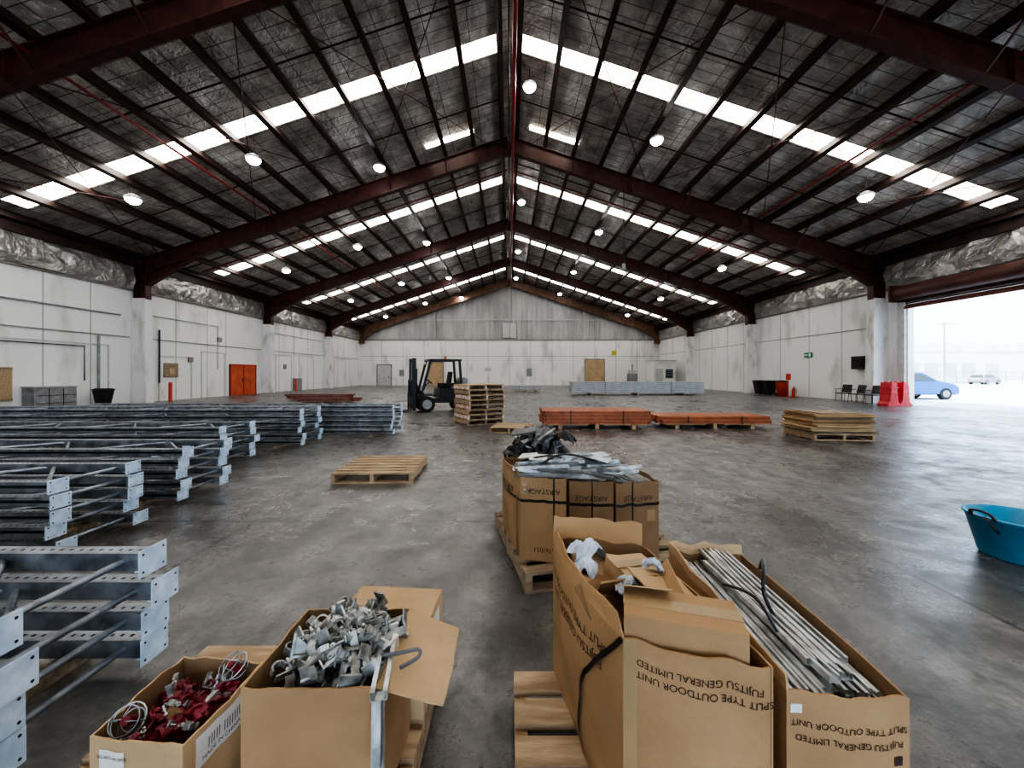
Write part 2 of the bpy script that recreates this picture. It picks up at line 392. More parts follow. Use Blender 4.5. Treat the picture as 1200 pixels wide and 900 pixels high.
for y in(11.5,13.2,15.8,17.6,22.1,24.4,26.0,32,34.2,36.5,43,46): lw(y-.012,y+.012,.02,5.7,'grime',.008,b)
for (y0,y1,h) in((14.2,18.4,2.9),(21.0,23.2,2.5),(23.9,25.9,2.9),(31.5,33.8,3.1),(35,37.6,3.2),(42,45,3.2)):
    for a,c,z0,z1 in((y0,y0+.06,0,h),(y1-.06,y1,0,h),(y0,y1,h-.06,h)): lw(a,c,z0,z1,'lgrey',.03,b)
for y,z0,z1 in((21.6,1.5,1.8),(22.9,2.2,2.5),(32.6,1.9,2.3),(25.2,3.6,3.9)): lw(y,y+.35,z0,z1,'timberdoor' if y<22 else 'grime',.08,b)
lw(21.3,22.2,1.3,2.1,'woodw',.06,b); lw(34,35,.02,1.1,'grey',.3,b)
b.build('trim_left_panels',False)
b=MB()
def conduit(pts,k='black',r=.025): b.path(pts,r,k,6)
xw=-HW+.06
conduit([(xw,10,4.4),(xw,14.4,4.4),(xw,18.9,4.4)],'grey',.035)
conduit([(xw,12,2.75),(xw,17.3,2.75),(xw,17.3,1.2)]); conduit([(xw,17.9,3.3),(xw,17.9,0.1)],'grey',.05)
conduit([(xw,20.6,4.6),(xw,25.2,4.6),(xw,25.2,1.8)],'grey'); conduit([(xw,21.0,3.9),(xw,21.0,1)],'black',.04)
conduit([(xw,31,4.8),(xw,39.4,4.8)],'grey')
b.build('wall_conduit',False)
b=MB()
b.box(-HW,-HW+.07,26.3,29.0,0,2.1,'reddoor')
for y in(26.3,27.62,28.92): b.box(-HW,-HW+.1,y,y+.08,0,2.15,'red')
b.box(-HW,-HW+.1,26.3,29,2.07,2.17,'red')
b.box(-HW+.07,-HW+.12,27.5,27.58,.95,1.15,'black')
b.build('door_1',False)
for y in(20.9,33.2): 
    b=MB(); X=TR(-HW+.75,y); b.lathe([(0,0),(.11,0),(.11,.02),(.085,.03),(.085,.98),(.07,1.03),(0,1.05)],'red',X,16); b.build('bollard')
b=MB()
b.box(-HW+.02,-HW+.5,15.1,16.6,.0,.95,'grey')
for z in(.3,.62): b.box(-HW+.5,-HW+.515,15.15,16.55,z-.01,z+.01,'dark')
for y in(15.6,16.1): b.box(-HW+.5,-HW+.52,y-.01,y+.01,.05,.9,'dark')
b.box(-HW+.02,-HW+.54,15.05,16.65,.95,1.0,'lgrey')
b.build('steel_cabinet',bevel=.01)
b=MB(); b.box(-HW+.01,-HW+.04,13.3,14.8,.45,1.75,'wood'); 
for z in(.5,1.7): b.box(-HW+.04,-HW+.06,13.3,14.8,z-.05,z+.05,'woodw')
b.build('plywood_board')
def bin_(x,y,a=0,k='blackplastic',lid='blackplastic',sc=1):
    b=MB(); X=TR(x,y,0,a)@Matrix.Scale(sc,4)
    vs=[(-.22,-.2,.08),(.22,-.2,.08),(.22,.24,.08),(-.22,.24,.08),(-.29,-.34,.95),(.29,-.34,.95),(.29,.36,.95),(-.29,.36,.95)]
    b.add(vs,[(0,3,2,1),(4,5,6,7),(0,1,5,4),(1,2,6,5),(2,3,7,6),(3,0,4,7)],k,X)
    b.box(-.31,.31,-.38,.36,.95,1.0,lid,X); b.box(-.25,.25,-.3,.3,1.0,1.04,lid,X)
    b.tube((-.25,.42,.98),(.25,.42,.98),.02,k,8,X)
    for s in(-1,1):
        b.tube((s*.24,.3,.1),(s*.3,.3,.1),.1,'rubber',16,X); b.box(s*.24-.02,s*.24+.02,.34,.43,.94,.99,k,X)
        b.box(s*.2-.02,s*.2+.02,-.18,-.14,0,.09,k,X)
    b.tube((-.3,.3,.1),(.3,.3,.1),.015,'grey',6,X)
    return b.build('wheelie_bin',bevel=.01)
bin_(-HW+.6,17.6,90,sc=.8); bin_(18.0,26.6,-90); bin_(18.05,27.7,-90)
b=MB()
for y in(22.2,24.6,27.2,31.5,33.8,36.4,38.8,42,45,47): lw(y-.012,y+.012,.02,5.7,'grime',.008,b,1)
for i in range(2,5): lw(cols[i]+.3,cols[i+1]-.3,3.9,3.94,'grime',.03,b,1)
lw(18.55,18.9,0,5.0,'lgrey',.12,b,1); lw(11.6,11.95,0,5.0,'lgrey',.12,b,1)
lw(20.3,20.5,0,5.7,'grime',.05,b,1)
b.build('trim_right_panels',False)
b=MB()
for (a,c) in((11.9,18.6),(.4,8.1)):  # second door is unseen, added with its opening for side light
    b.tube((HW-.45,a,5.35),(HW-.45,c,5.35),.33,'shutter',20)
    for z in[4.75+.09*i for i in range(5)]: b.box(HW-.14,HW-.08,a+.1,c-.1,z,z+.075,'shutter')
    b.box(HW-.2,HW-.06,a+.1,c-.1,4.62,4.74,'rust')
    for y in(a,c-.06): b.box(HW-.85,HW-.02,y,y+.08,4.95,5.75,'steel')
b.build('roller_door',False)
b=MB()
b.box(-HW,HW,Y1,Y1+.3,0,5.9,'white')
for x in[-16.5+2.75*i for i in range(13)]: b.box(x-.02,x+.02,Y1-.01,Y1+.01,0,5.85,'grime')
b.box(-HW,HW,Y1-.06,Y1+.01,5.78,5.95,'grime'); b.box(-HW,HW,Y1-.03,Y1+.01,3.75,3.79,'grime')
x=-HW; pr=[]
i=0
while x<HW:
    pr.append((x,Y1+.0 if i%4 in(0,1) else Y1+.12)); x+=(.16 if i%2==0 else .05)*1.6; i+=1
vs=[];fs=[]
for x,y in pr: vs+=[(x,y,5.9),(x,y,rz(x)+.02)]
for i in range(len(pr)-1): fs.append((2*i,2*i+2,2*i+3,2*i+1))
b.add(vs,fs,'gable')
b.box(-HW,HW,Y1-.08,Y1-.02,8.4,8.5,'lgrey')
b.build('wall_back',False)
b=MB()
for x in(-9.6,9.6,0): b.beam((x,Y1-.25,5.9 if x else 8.3),(x,Y1-.25,rz(x)-.9),.2,.2,'gable')
b.build('gable_post',False)
b=MB(); b.box(-.95,.95,Y1-.14,Y1-.1,6.15,8.0,'lgrey')
for x in(-.95,.0,.87): b.box(x,x+.08,Y1-.18,Y1-.14,6.15,8.0,'grime')
b.build('gable_hatch',False)
def door(x0,x1,h,k,i,fr='grime'):
    b=MB(); b.box(x0,x1,Y1-.09,Y1-.02,0,h,k)
    for a,c,z0,z1 in((x0-.12,x0,0,h+.12),(x1,x1+.12,0,h+.12),(x0-.12,x1+.12,h,h+.12)): b.box(a,c,Y1-.13,Y1-.02,z0,z1,fr)
    b.box(x1-.3,x1-.2,Y1-.14,Y1-.08,.95,1.1,'black')
    b.build('door_%d'%i,False)
door(9.8,12.2,3.3,'timberdoor',2); door(-10.4,-8.6,3.0,'timberdoor',3); door(-17.0,-15.3,2.6,'lgrey',4)
b=MB()
b.box(-14.2,-13.6,Y1-.1,Y1-.02,1.2,2.0,'grey'); b.box(13.2,13.8,Y1-.1,Y1-.02,3.9,4.5,'yellow'); b.box(-3.2,-2.4,Y1-.1,Y1-.02,1.8,2.3,'lgrey'); b.box(2.2,2.9,Y1-.1,Y1-.02,1.2,2.2,'grey')
b.build('wall_signs',False)
b=MB()
for x0,x1,z0,z1 in((-HW,-3,0,8),(7,HW,0,8),(-3,7,5.2,8)): b.box(x0,x1,Y0-.3,Y0,z0,z1,'white')
b.add([(-HW,Y0,7.6),(HW,Y0,7.6),(0,Y0,RZ+.02),(-HW,Y0-.3,7.6),(HW,Y0-.3,7.6),(0,Y0-.3,RZ+.02)],[(0,1,2),(5,4,3)],'gable')
b.build('wall_front',False)
b=MB(); X=TR(16.9,43.5)
b.box(-1.0,1.4,-1.2,1.2,0,2.9,'white2',X); b.box(-1.1,1.5,-1.3,1.3,2.9,3.0,'lgrey',X)
b.box(-.8,.0,-1.24,-1.2,0,2.05,'lgrey',X); b.box(.3,1.1,-1.24,-1.2,1.0,2.0,'glass',X)
for i in range(5): b.box(.3,1.1,-1.26,-1.24,1.02+.2*i,1.05+.2*i,'lgrey',X)
b.build('site_office_cabin')
b=MB(); X=TR(14.4,45)
b.box(-.5,.5,-.4,.4,0.1,1.5,'grey',X); b.box(-.4,.4,-.3,.3,1.5,1.9,'lgrey',X); b.tube((0,0,1.9),(0,0,2.6),.08,'grey',10,X)
for s in(-.4,.4): b.box(s-.05,s+.05,-.35,.35,0,.1,'dark',X)
b.build('air_compressor')
def lamp(x,y,z):
    b=MB(); X=Matrix.Translation((x,y,z)); top=rz(x)-z-.02
    b.lathe([(.0,-.18),(.10,-.165),(.18,-.125),(.225,-.06),(.24,0)],'lamp',X,20); b.lathe([(.24,-.0),(.27,-.012),(.28,.06),(.14,.1),(.11,.2),(0,.2)],'lgrey',X,20)
    for i in range(8):
        a=i*math.pi/4; b.cbox((math.cos(a)*.16,math.sin(a)*.16,.11),(.09,.008,.1),'lgrey',X,(0,0,a))
    b.tube((0,0,.2),(0,0,top),.012,'purlin',6,X)
    b.build('high_bay_lamp')
for yr in(4.9,15.0,25.3,35.6,45.6):
    for x,dy in((-14.7,0),(-10,0),(-6.1,3.0),(.8,.3),(6.1,.9),(14.1,.2)):
        lamp(x,yr+dy,13.2-SL*abs(x))
b=MB()
for x,y,l in((6.1,20.5,4.6),(-6.4,31,2.5)):
    b.tube((x,y,rz(x)-.05),(x,y,rz(x)-l),.02,'black',6); b.box(x-.08,x+.08,y-.08,y+.08,rz(x)-l-.3,rz(x)-l,'grey')
b.build('pendant_cable',False)
b=MB()
b.box(HW-.35,HW-.05,20.4,21.2,1.75,2.45,'blackplastic'); b.box(HW-.38,HW-.35,20.5,21.1,1.85,2.35,'dark'); b.build('wall_speaker',bevel=.02)
b=MB(); b.box(HW-.1,HW-.01,24.3,24.9,2.55,2.85,'greenbox'); b.box(HW-.11,HW-.1,24.35,24.5,2.6,2.8,'label'); b.box(HW-.11,HW-.1,24.6,24.85,2.66,2.74,'label'); b.build('exit_sign')
def chair(x,y,a):
    b=MB();X=TR(x,y,0,a)
    b.box(-.24,.24,-.24,.24,.43,.48,'blackplastic',X); 
    b.add([(-.24,.2,.5),(.24,.2,.5),(.24,.24,.5),(-.24,.24,.5),(-.22,.3,.92),(.22,.3,.92),(.22,.34,.92),(-.22,.34,.92)],[(0,3,2,1),(4,5,6,7),(0,1,5,4),(1,2,6,5),(2,3,7,6),(3,0,4,7)],'blackplastic',X)
    for s in(-1,1):
        for t in(-1,1): b.tube((s*.21,t*.21,.45),(s*.24,t*.25,0),.014,'black',6,X)
        b.tube((s*.21,.21,.45),(s*.21,.3,.75),.012,'black',6,X)
        b.box(s*.26-.02,s*.26+.02,-.2,.2,.66,.69,'blackplastic',X); b.tube((s*.26,-.15,.45),(s*.26,-.15,.66),.012,'black',6,X)
    b.build('office_chair')
for i,(x,y) in enumerate(((17.9,18.95),(17.85,19.75),(18.0,20.7))): chair(x,y,-80+R(-15,15))
b=MB()
for x,y in((17.9,24.2),):
    X=TR(x,y)
    b.lathe([(0,.05),(.09,.05),(.1,.1),(.1,.5),(.06,.58),(.03,.62),(0,.62)],'red',X,16); b.box(-.02,.02,-.08,.02,.6,.68,'black',X); b.path([(0,-.04,.62),(.1,-.1,.5),(.12,-.1,.25)],.012,'black',6,X)
    X=TR(x,y+.45); b.lathe([(0,0),(.12,0),(.12,.02),(.03,.03),(.03,1.4)],'red',X,16); b.box(-.03,.03,-.18,.18,1.1,1.5,'red',X); b.box(-.2,.2,-.15,.15,0,.05,'red',TR(x,y))
b.build('fire_extinguisher_stand')
b=MB(); X=TR(18.1,25.5)
b.lathe([(0,0),(.3,0),(.33,.9),(.34,.95),(0,.95)],'red',X,20); b.lathe([(0,.95),(.36,.95),(.3,1.05),(0,1.08)],'blackplastic',X,20); b.build('drum_bin')
for i,(x,y,a) in enumerate(((17.72,17.95,78),(18.28,18.0,84))):
    b=MB(); X=TR(x,y,0,a)
    prof=[(-.25,0),(.25,0),(.25,.1),(.17,.2),(.13,.55),(.10,1.1),(-.10,1.1),(-.13,.55),(-.17,.2),(-.25,.1)]
    n=len(prof); vs=[(-.35,p,z) for p,z in prof]+[(.35,p,z) for p,z in prof]
    b.add(vs,[(j,(j+1)%n,n+(j+1)%n,n+j) for j in range(n)]+[tuple(range(n-1,-1,-1)),tuple(range(n,2*n))],'barrier',X)
    for z in(.35,.6,.85): b.box(-.37,.37,-.16,.16,z-.02,z+.02,'barrier',X)
    for xx in(-.2,.2): b.tube((xx,0,1.1),(xx,0,1.15),.05,'barrier',10,X)
    b.build('plastic_barrier',bevel=.012)
# ------------------------------------------------------------ outside
def wheel(b,x,y,z,r,w,X,k='rubber'):
    b.tube((x,y-w/2,z),(x,y+w/2,z),r,k,20,X); b.tube((x,y-w/2-.01,z),(x,y+w/2+.01,z),r*.6,'grey',14,X)
def car(x,y,a,k,sc=1):
    b=MB();X=TR(x,y,-.03,a)@Matrix.Scale(sc,4)
    low=[(-1.95,.3),(-1.98,.75),(-1.85,.95),(-1.1,1.0),(1.0,.98),(1.75,.82),(1.97,.65),(1.98,.3)]
    def ext(pr,w0,kk,w1=None):
        n=len(pr); w1=w1 or [w0]*n
        vs=[(p,-w1[i],z) for i,(p,z) in enumerate(pr)]+[(p,w1[i],z) for i,(p,z) in enumerate(pr)]
        b.add(vs,[(j,(j+1)%n,n+(j+1)%n,n+j) for j in range(n)]+[tuple(range(n-1,-1,-1)),tuple(range(n,2*n))],kk,X)
    ext(low,.84,k)
    ext([(-1.8,.9),(-1.45,1.42),(-1.0,1.48),(.2,1.46),(1.05,.95)],.8,k,[.8,.66,.64,.64,.78])
    for s in(-1,1):
        b.add([(-1.55,s*.785,1.0),(-1.33,s*.70,1.36),(.15,s*.685,1.38),(.8,s*.79,1.0)],[(0,1,2,3)],'glass',X)
        b.box(-.45,-.4,s*.79-.01,s*.79+.01,.4,1.3,k,X); b.box(1.8,1.99,s*.6-.15,s*.6+.15,.6,.74,'label',X); b.box(-2.0,-1.85,s*.65-.1,s*.65+.1,.7,.9,'red',X)
        for wx in(-1.25,1.25): wheel(b,wx,s*.76,.31,.31,.2,X)
    b.add([(.27,-.6,1.43),(1.0,-.7,.99),(1.0,.7,.99),(.27,.6,1.43)],[(0,1,2,3)],'glass',X)
    b.add([(-1.83,-.66,.98),(-1.5,-.6,1.37),(-1.5,.6,1.37),(-1.83,.66,.98)],[(3,2,1,0)],'glass',X)
    b.box(-2.0,2.0,-.7,.7,.25,.4,'black',X)
    return b.build('parked_car',bevel=.03)
car(24.4,23.6,0,'carblue',1.1); 
car(68,55,15,'grey'); car(74,52,0,'white2')
b=MB()
b.box(80,130,95,110,0,9,'white2'); b.box(79.8,130,94.8,95,6.5,7,'lgrey')
for i in range(8): b.box(83+i*5,86+i*5,94.85,95,0,4,'lgrey')
b.build('distant_warehouse')
b=MB()
b.box(62,75,61,70,0,5,'white2'); b.box(61.8,75.2,60.8,70.2,5,5.4,'white2')
for i in range(4): b.box(63+i*3,65+i*3,60.93,61,1,3.2,'lgrey')
b.build('site_building')
b=MB(); b.tube((47,41.5,0),(47,41.5,7.0),.1,'grey',8,None,.06); b.tube((46.2,41.5,6.9),(47.8,41.5,6.9),.05,'grey',6); b.box(46,46.6,41.3,41.7,6.8,6.95,'lgrey'); b.box(47.4,48,41.3,41.7,6.8,6.95,'lgrey'); b.build('street_lamp')
b=MB()
for i in range(24):
    x=50+i*2.5; b.tube((x,58,0),(x,58,1.8),.04,'grey',6)
for z in(.2,1,1.8): b.tube((50,58,z),(108,58,z),.03,'grey',6)
b.build('chain_fence')
# ------------------------------------------------------------ goods
def pallet(b,X,w=1.17,d=1.17,k='wood',n=7,bw=.1,blocks=None):
    for i in range(3):
        x=-w/2+.025+i*(w-.05)/2; b.box(x-.025,x+.025,-d/2,d/2,.022,.122,blocks or k,X)
    for i in range(n):
        y=-d/2+bw/2+i*(d-bw)/(n-1); b.box(-w/2,w/2,y-bw/2,y+bw/2,.122,.144,k,X)
    for y in(-d/2+.05,0,d/2-.05): b.box(-w/2,w/2,y-.05,y+.05,0,.022,k,X)
def loosepallet(x,y,a,z=0,k='wood',w=1.17,d=1.17,n=7,bw=.1):
    b=MB(); pallet(b,TR(x,y,z,a),w,d,k,n,bw); return b.build('wooden_pallet')
def rack(xe,yn,yf,n,L,dz=.145,yaw=0,seed=1,slots=True):
    random.seed(seed); b=MB()
    X0=TR(xe,(yn+yf)/2,0,yaw); D=(yf-yn)/2
    for x in(-.5,-L*.5,-L+.5): b.box(x-.05,x+.05,-D-.1,D+.1,0,.05,'woodw',X0)
    for k in range(n):
        X=X0@TR(R(-.06,.04),R(-.015,.015),.05+dz*k,R(-.5,.5)); zc=dz/2
        hh=dz*.30
        for s in(-1,1):
            y=s*D
            b.box(-L,-.006,y-.04,y+.04,zc+hh-.006,zc+hh,'galv',X); b.box(-L,-.006,y-.04,y+.04,zc-hh,zc-hh+.006,'galv',X)
            b.box(-L,-.006,y-s*.04-.003,y-s*.04+.003,zc-hh,zc+hh,'galv',X)
            b.box(-L,-.006,y+s*.04-.003,y+s*.04+.003,zc-hh,zc-hh*.35,'galv',X); b.box(-L,-.006,y+s*.04-.003,y+s*.04+.003,zc+hh*.35,zc+hh,'galv',X)
            b.box(-L,-.006,y+s*.02-.003,y+s*.02+.003,zc-hh*.9,zc+hh*.9,'slot',X)
            if slots:
                xx=-.06
                while xx>-min(L,4.5):
                    b.box(xx-.014,xx,y-.008,y+.008,zc+hh,zc+hh+.0008,'slot',X)
                    xx-=.05
            b.box(-.006,0,y-.075,y+.075,zc-dz*.46,zc+dz*.46,'plate',X)
            for a,c in((-.055,.3),(.055,.3),(-.055,-.3),(.055,-.3)): b.tube((.0002,y+a,zc+c*dz),(.0012,y+a,zc+c*dz),.006,'slot',8,X)
            b.box(-.05,-.006,y-.05,y+.05,zc-hh-.006,zc-hh,'plate',X)
        xx=-.12; s=1
        b.tube((xx,-D,zc),(xx,D,zc),.016,'galv',8,X)
        while xx>-L+.7:
            b.tube((xx,-s*(D-.02),zc),(xx-.62,s*(D-.02),zc),.016,'galv',8,X); xx-=.66; s=-s
        b.tube((-L+.1,-D,zc),(-L+.1,D,zc),.016,'galv',8,X)
    return b.build('racking_frame_stack')
rack(-1.76,1.35,1.95,4,3.6,.145,0,1)
rack(-3.62,3.1,3.72,5,4.5,.122,0,2)
rack(-3.72,4.42,5.05,5,5.0,.122,0,3)
rack(-4.5,6.1,6.8,5,5.5,.125,0,4)
rack(-4.2,7.8,8.5,6,8,.125,0,5)
rack(-2.8,9.25,9.95,6,8,.118,0,6,False)
rack(-4.95,5.35,5.85,3,5,.13,0,8,False)
def beams(name,x0,x1,y0,y1,z0,nz,sec=(.05,.1),k='orange',conn=True,seed=1,gap=.008,jit=.05):
    random.seed(seed); b=MB()
    X=TR((x0+x1)/2,(y0+y1)/2); L=(x1-x0)/2; D=(y1-y0)/2
    ny=int((2*D)/(sec[0]+gap))
    for s in(-1,0,1): b.box(s*L*.7-.05,s*L*.7+.05,-D,D,0,z0,'wood',X)
    for sx in(-1,1):
        for j in range(3): b.box(sx*L*.55-.55,sx*L*.55+.55,-D+j*(D-.05),-D+j*(D-.05)+.1,z0-.025,z0-.001,'wood',X)
    for j in range(nz):
        for i in range(ny):
            y=-D+(i+.5)*2*D/ny; z=z0+(j+.5)*sec[1]; o=R(-jit,jit)
            if j==nz-1 and random.random()<.12: continue
            b.box(-L+o+.03,L+o-.03,y-sec[0]/2,y+sec[0]/2,z-sec[1]/2+.003,z+sec[1]/2-.003,k,X)
            if i==0: b.box(-L+o+.06,L+o-.06,y-sec[0]/2-.0015,y-sec[0]/2,z-sec[1]*.1,z+sec[1]*.1,'rust' if k=='orange' else 'grey',X)
            if conn:
                for sx in(-1,1): b.box(sx*L+o-.028,sx*L+o+.028,y-sec[0]/2-.003,y+sec[0]/2+.003,z-sec[1]/2+.001,z+sec[1]/2-.001,k,X)
                for sx in(-1,1): b.box(sx*L+o-.012,sx*L+o+.012,y-sec[0]/2-.006,y-sec[0]/2,z-.03,z+.03,'slot',X)
    for sx in(-.5,.5):
        x=sx*L; zt=z0+nz*sec[1]+.004
        b.box(x-.015,x+.015,-D-.012,-D-.007,z0,zt,'strap',X); b.box(x-.015,x+.015,-D-.012,D+.012,zt,zt+.003,'strap',X)
    return b.build(name)
beams('orange_beam_bundle',.95,3.8,10.4,11.5,.13,4,(.05,.09),'orange',True,1)
beams('orange_beam_bundle',4.15,7.1,10.5,11.6,.13,2,(.05,.10),'orange',True,2)
beams('galvanised_beam_bundle',4.4,13.7,27,28.4,.15,6,(.06,.13),'galvdull',False,3)
beams('galvanised_beam_bundle',.2,2.6,32,33,.15,3,(.06,.12),'galvdull',False,4)
beams('red_beam_bundle',-11.0,-8.1,19.6,20.6,.08,2,(.09,.08),'rust',False,5,.05,.3)
beams('red_beam_bundle',-12.6,-9.2,21.6,22.6,.08,3,(.09,.08),'rust',False,6,.05,.3)
loosepallet(-1.90,5.80,2,0,'wood',1.1,1.12)
loosepallet(.08,10.1,-12,0,'wood',1.0,.9)
b=MB()
for i in range(8):
    pallet(b,TR(-.95+R(-.03,.03),11.9+R(-.03,.03),i*.146,28+R(-3,3)),1.17,1.17,'wood' if i%3 else 'woodw',7,.1,'woodend' if i%2 else 'wood')
b.box(-.59,.59,-.59,.59,1.17,1.18,'cardL',TR(-.95,11.9,0,27))
b.build('pallet_stack')
random.seed(5)
b=MB(); pallet(b,TR(7.55,9.15,0,-6),1.25,1.15,'wood')
z=.144
for i in range(14):
    t=R(.022,.038); b.cbox((7.55+R(-.06,.06),9.15+R(-.04,.04),z+t/2),(R(1.2,1.42),R(1.05,1.2),t*.8),random.choice(['card','cardL','cardD','woodw','woodw']),None,(0,0,math.radians(-6+R(-3,3)))); z+=t
b.cbox((7.5,9.1,z+.012),(1.0,.8,.02),'woodw',None,(0,0,.1))
b.build('flattened_carton_stack')
b=MB(); X=TR(4.17,3.13)@Matrix.Diagonal((.92,.92,.74,1))
b.lathe([(0,.0),(.235,.0),(.25,.02),(.33,.43),(.345,.435),(.345,.455),(.325,.455),(.24,.03),(0,.03)],'tub',X,40)
for s in(-1,1): b.arc([(s*.335,-.09,.44),(s*.36,-.07,.50),(s*.37,0,.52),(s*.36,.07,.50),(s*.335,.09,.44)],.014,'blackplastic',8,5,X)
b.arc([(-.345,-.02,.455),(-.38,-.07,.44),(-.385,-.12,.38),(-.35,-.12,.33)],.012,'blackplastic',6,5,X)
b.build('plastic_tub')
# forklift
b=MB(); X=TR(-2.85,15.6,0,180+24)
K='black'
def tap(pr,w,k,w1=None):
    n=len(pr); w1=w1 or [w]*n
    vs=[(p,-w1[i],z) for i,(p,z) in enumerate(pr)]+[(p,w1[i],z) for i,(p,z) in enumerate(pr)]
    b.add(vs,[(j,(j+1)%n,n+(j+1)%n,n+j) for j in range(n)]+[tuple(range(n-1,-1,-1)),tuple(range(n,2*n))],k,X)
tap([(-1.15,.3),(-1.2,.75),(-1.1,1.02),(-.7,1.05),(-.55,.95),(-.5,.3)],.5,'blackplastic')
tap([(-.55,.35),(-.55,.9),(.1,.9),(.15,.55),(.6,.5),(.75,.85),(.82,.85),(.82,.35)],.46,K)
b.box(-.75,.0,-.3,.3,1.02,1.12,'blackplastic',X); b.box(-.42,.02,-.24,.24,.9,1.12,'rubber',X); b.cbox((-.42,0,1.33),(.1,.44,.5),'rubber',X,(0,-.15,0))
b.tube((.7,0,.85),(.42,0,1.18),.025,K,8,X); 
Xs=X@Matrix.Translation((.42,0,1.2))@Matrix.Rotation(-.7,4,'Y'); b.ring((0,0,0),.16,.015,'rubber',Xs)
for s in(-1,1):
    b.beam((.75,s*.44,.85),(.45,s*.43,2.02),.08,.09,K,X); b.beam((-.8,s*.44,1.0),(-.72,s*.43,2.02),.08,.09,K,X)
    b.beam((-.78,s*.45,2.04),(.5,s*.45,2.04),.07,.08,K,X)
    wheel(b,.6,s*.42,.31,.31,.2,X); wheel(b,-.8,s*.4,.26,.26,.18,X)
    b.box(.2,.98,s*.42-.11,s*.42+.11,.64,.68,K,X)
    b.box(1.0,1.14,s*.34-.06,s*.34+.06,.08,2.1,K,X); b.box(1.03,1.09,s*.25-.04,s*.25+.04,.1,2.02,'grey',X)
    b.tube((.96,s*.2,.2),(.96,s*.2,1.7),.045,K,10,X)
    b.beam((.8,s*.3,.6),(1.0,s*.34,1.2),.05,.05,K,X)
    b.box(1.18,1.22,s*.25-.06,s*.25+.06,.05,.75,K,X); b.box(1.18,2.2,s*.25-.06,s*.25+.06,.03,.07,K,X)
    b.box(.5,.56,s*.3-.06,s*.3+.06,1.88,1.98,'label',X)
for y in[-.36+.12*i for i in range(7)]: b.box(-.75,.45,y-.015,y+.015,2.03,2.07,K,X)
for x in(-.78,-.2,.47): b.box(x-.03,x+.03,-.46,.46,2.02,2.08,K,X)
for z in(.25,1.1,2.02): b.box(1.0,1.1,-.36,.36,z-.07,z+.07,K,X)
for z in(.22,.68): b.box(1.13,1.18,-.45,.45,z-.05,z+.05,K,X)
for y in[-.45+.15*i for i in range(7)]: b.box(1.13,1.17,y-.012,y+.012,.7,1.25,K,X)
b.box(1.13,1.17,-.46,.46,1.22,1.27,K,X)
b.tube((-.95,-.38,1.2),(-.95,.38,1.2),.15,'grey',16,X); b.box(-1.05,-.85,-.2,.2,1.02,1.1,K,X)
b.box(-.3,-.2,-.05,.05,2.08,2.2,'orange',X)
b.box(-1.0,-.75,-.508,-.5,.72,.88,'orange',X); b.box(-1.0,-.75,.5,.508,.72,.88,'orange',X)
b.build('forklift',bevel=.008)
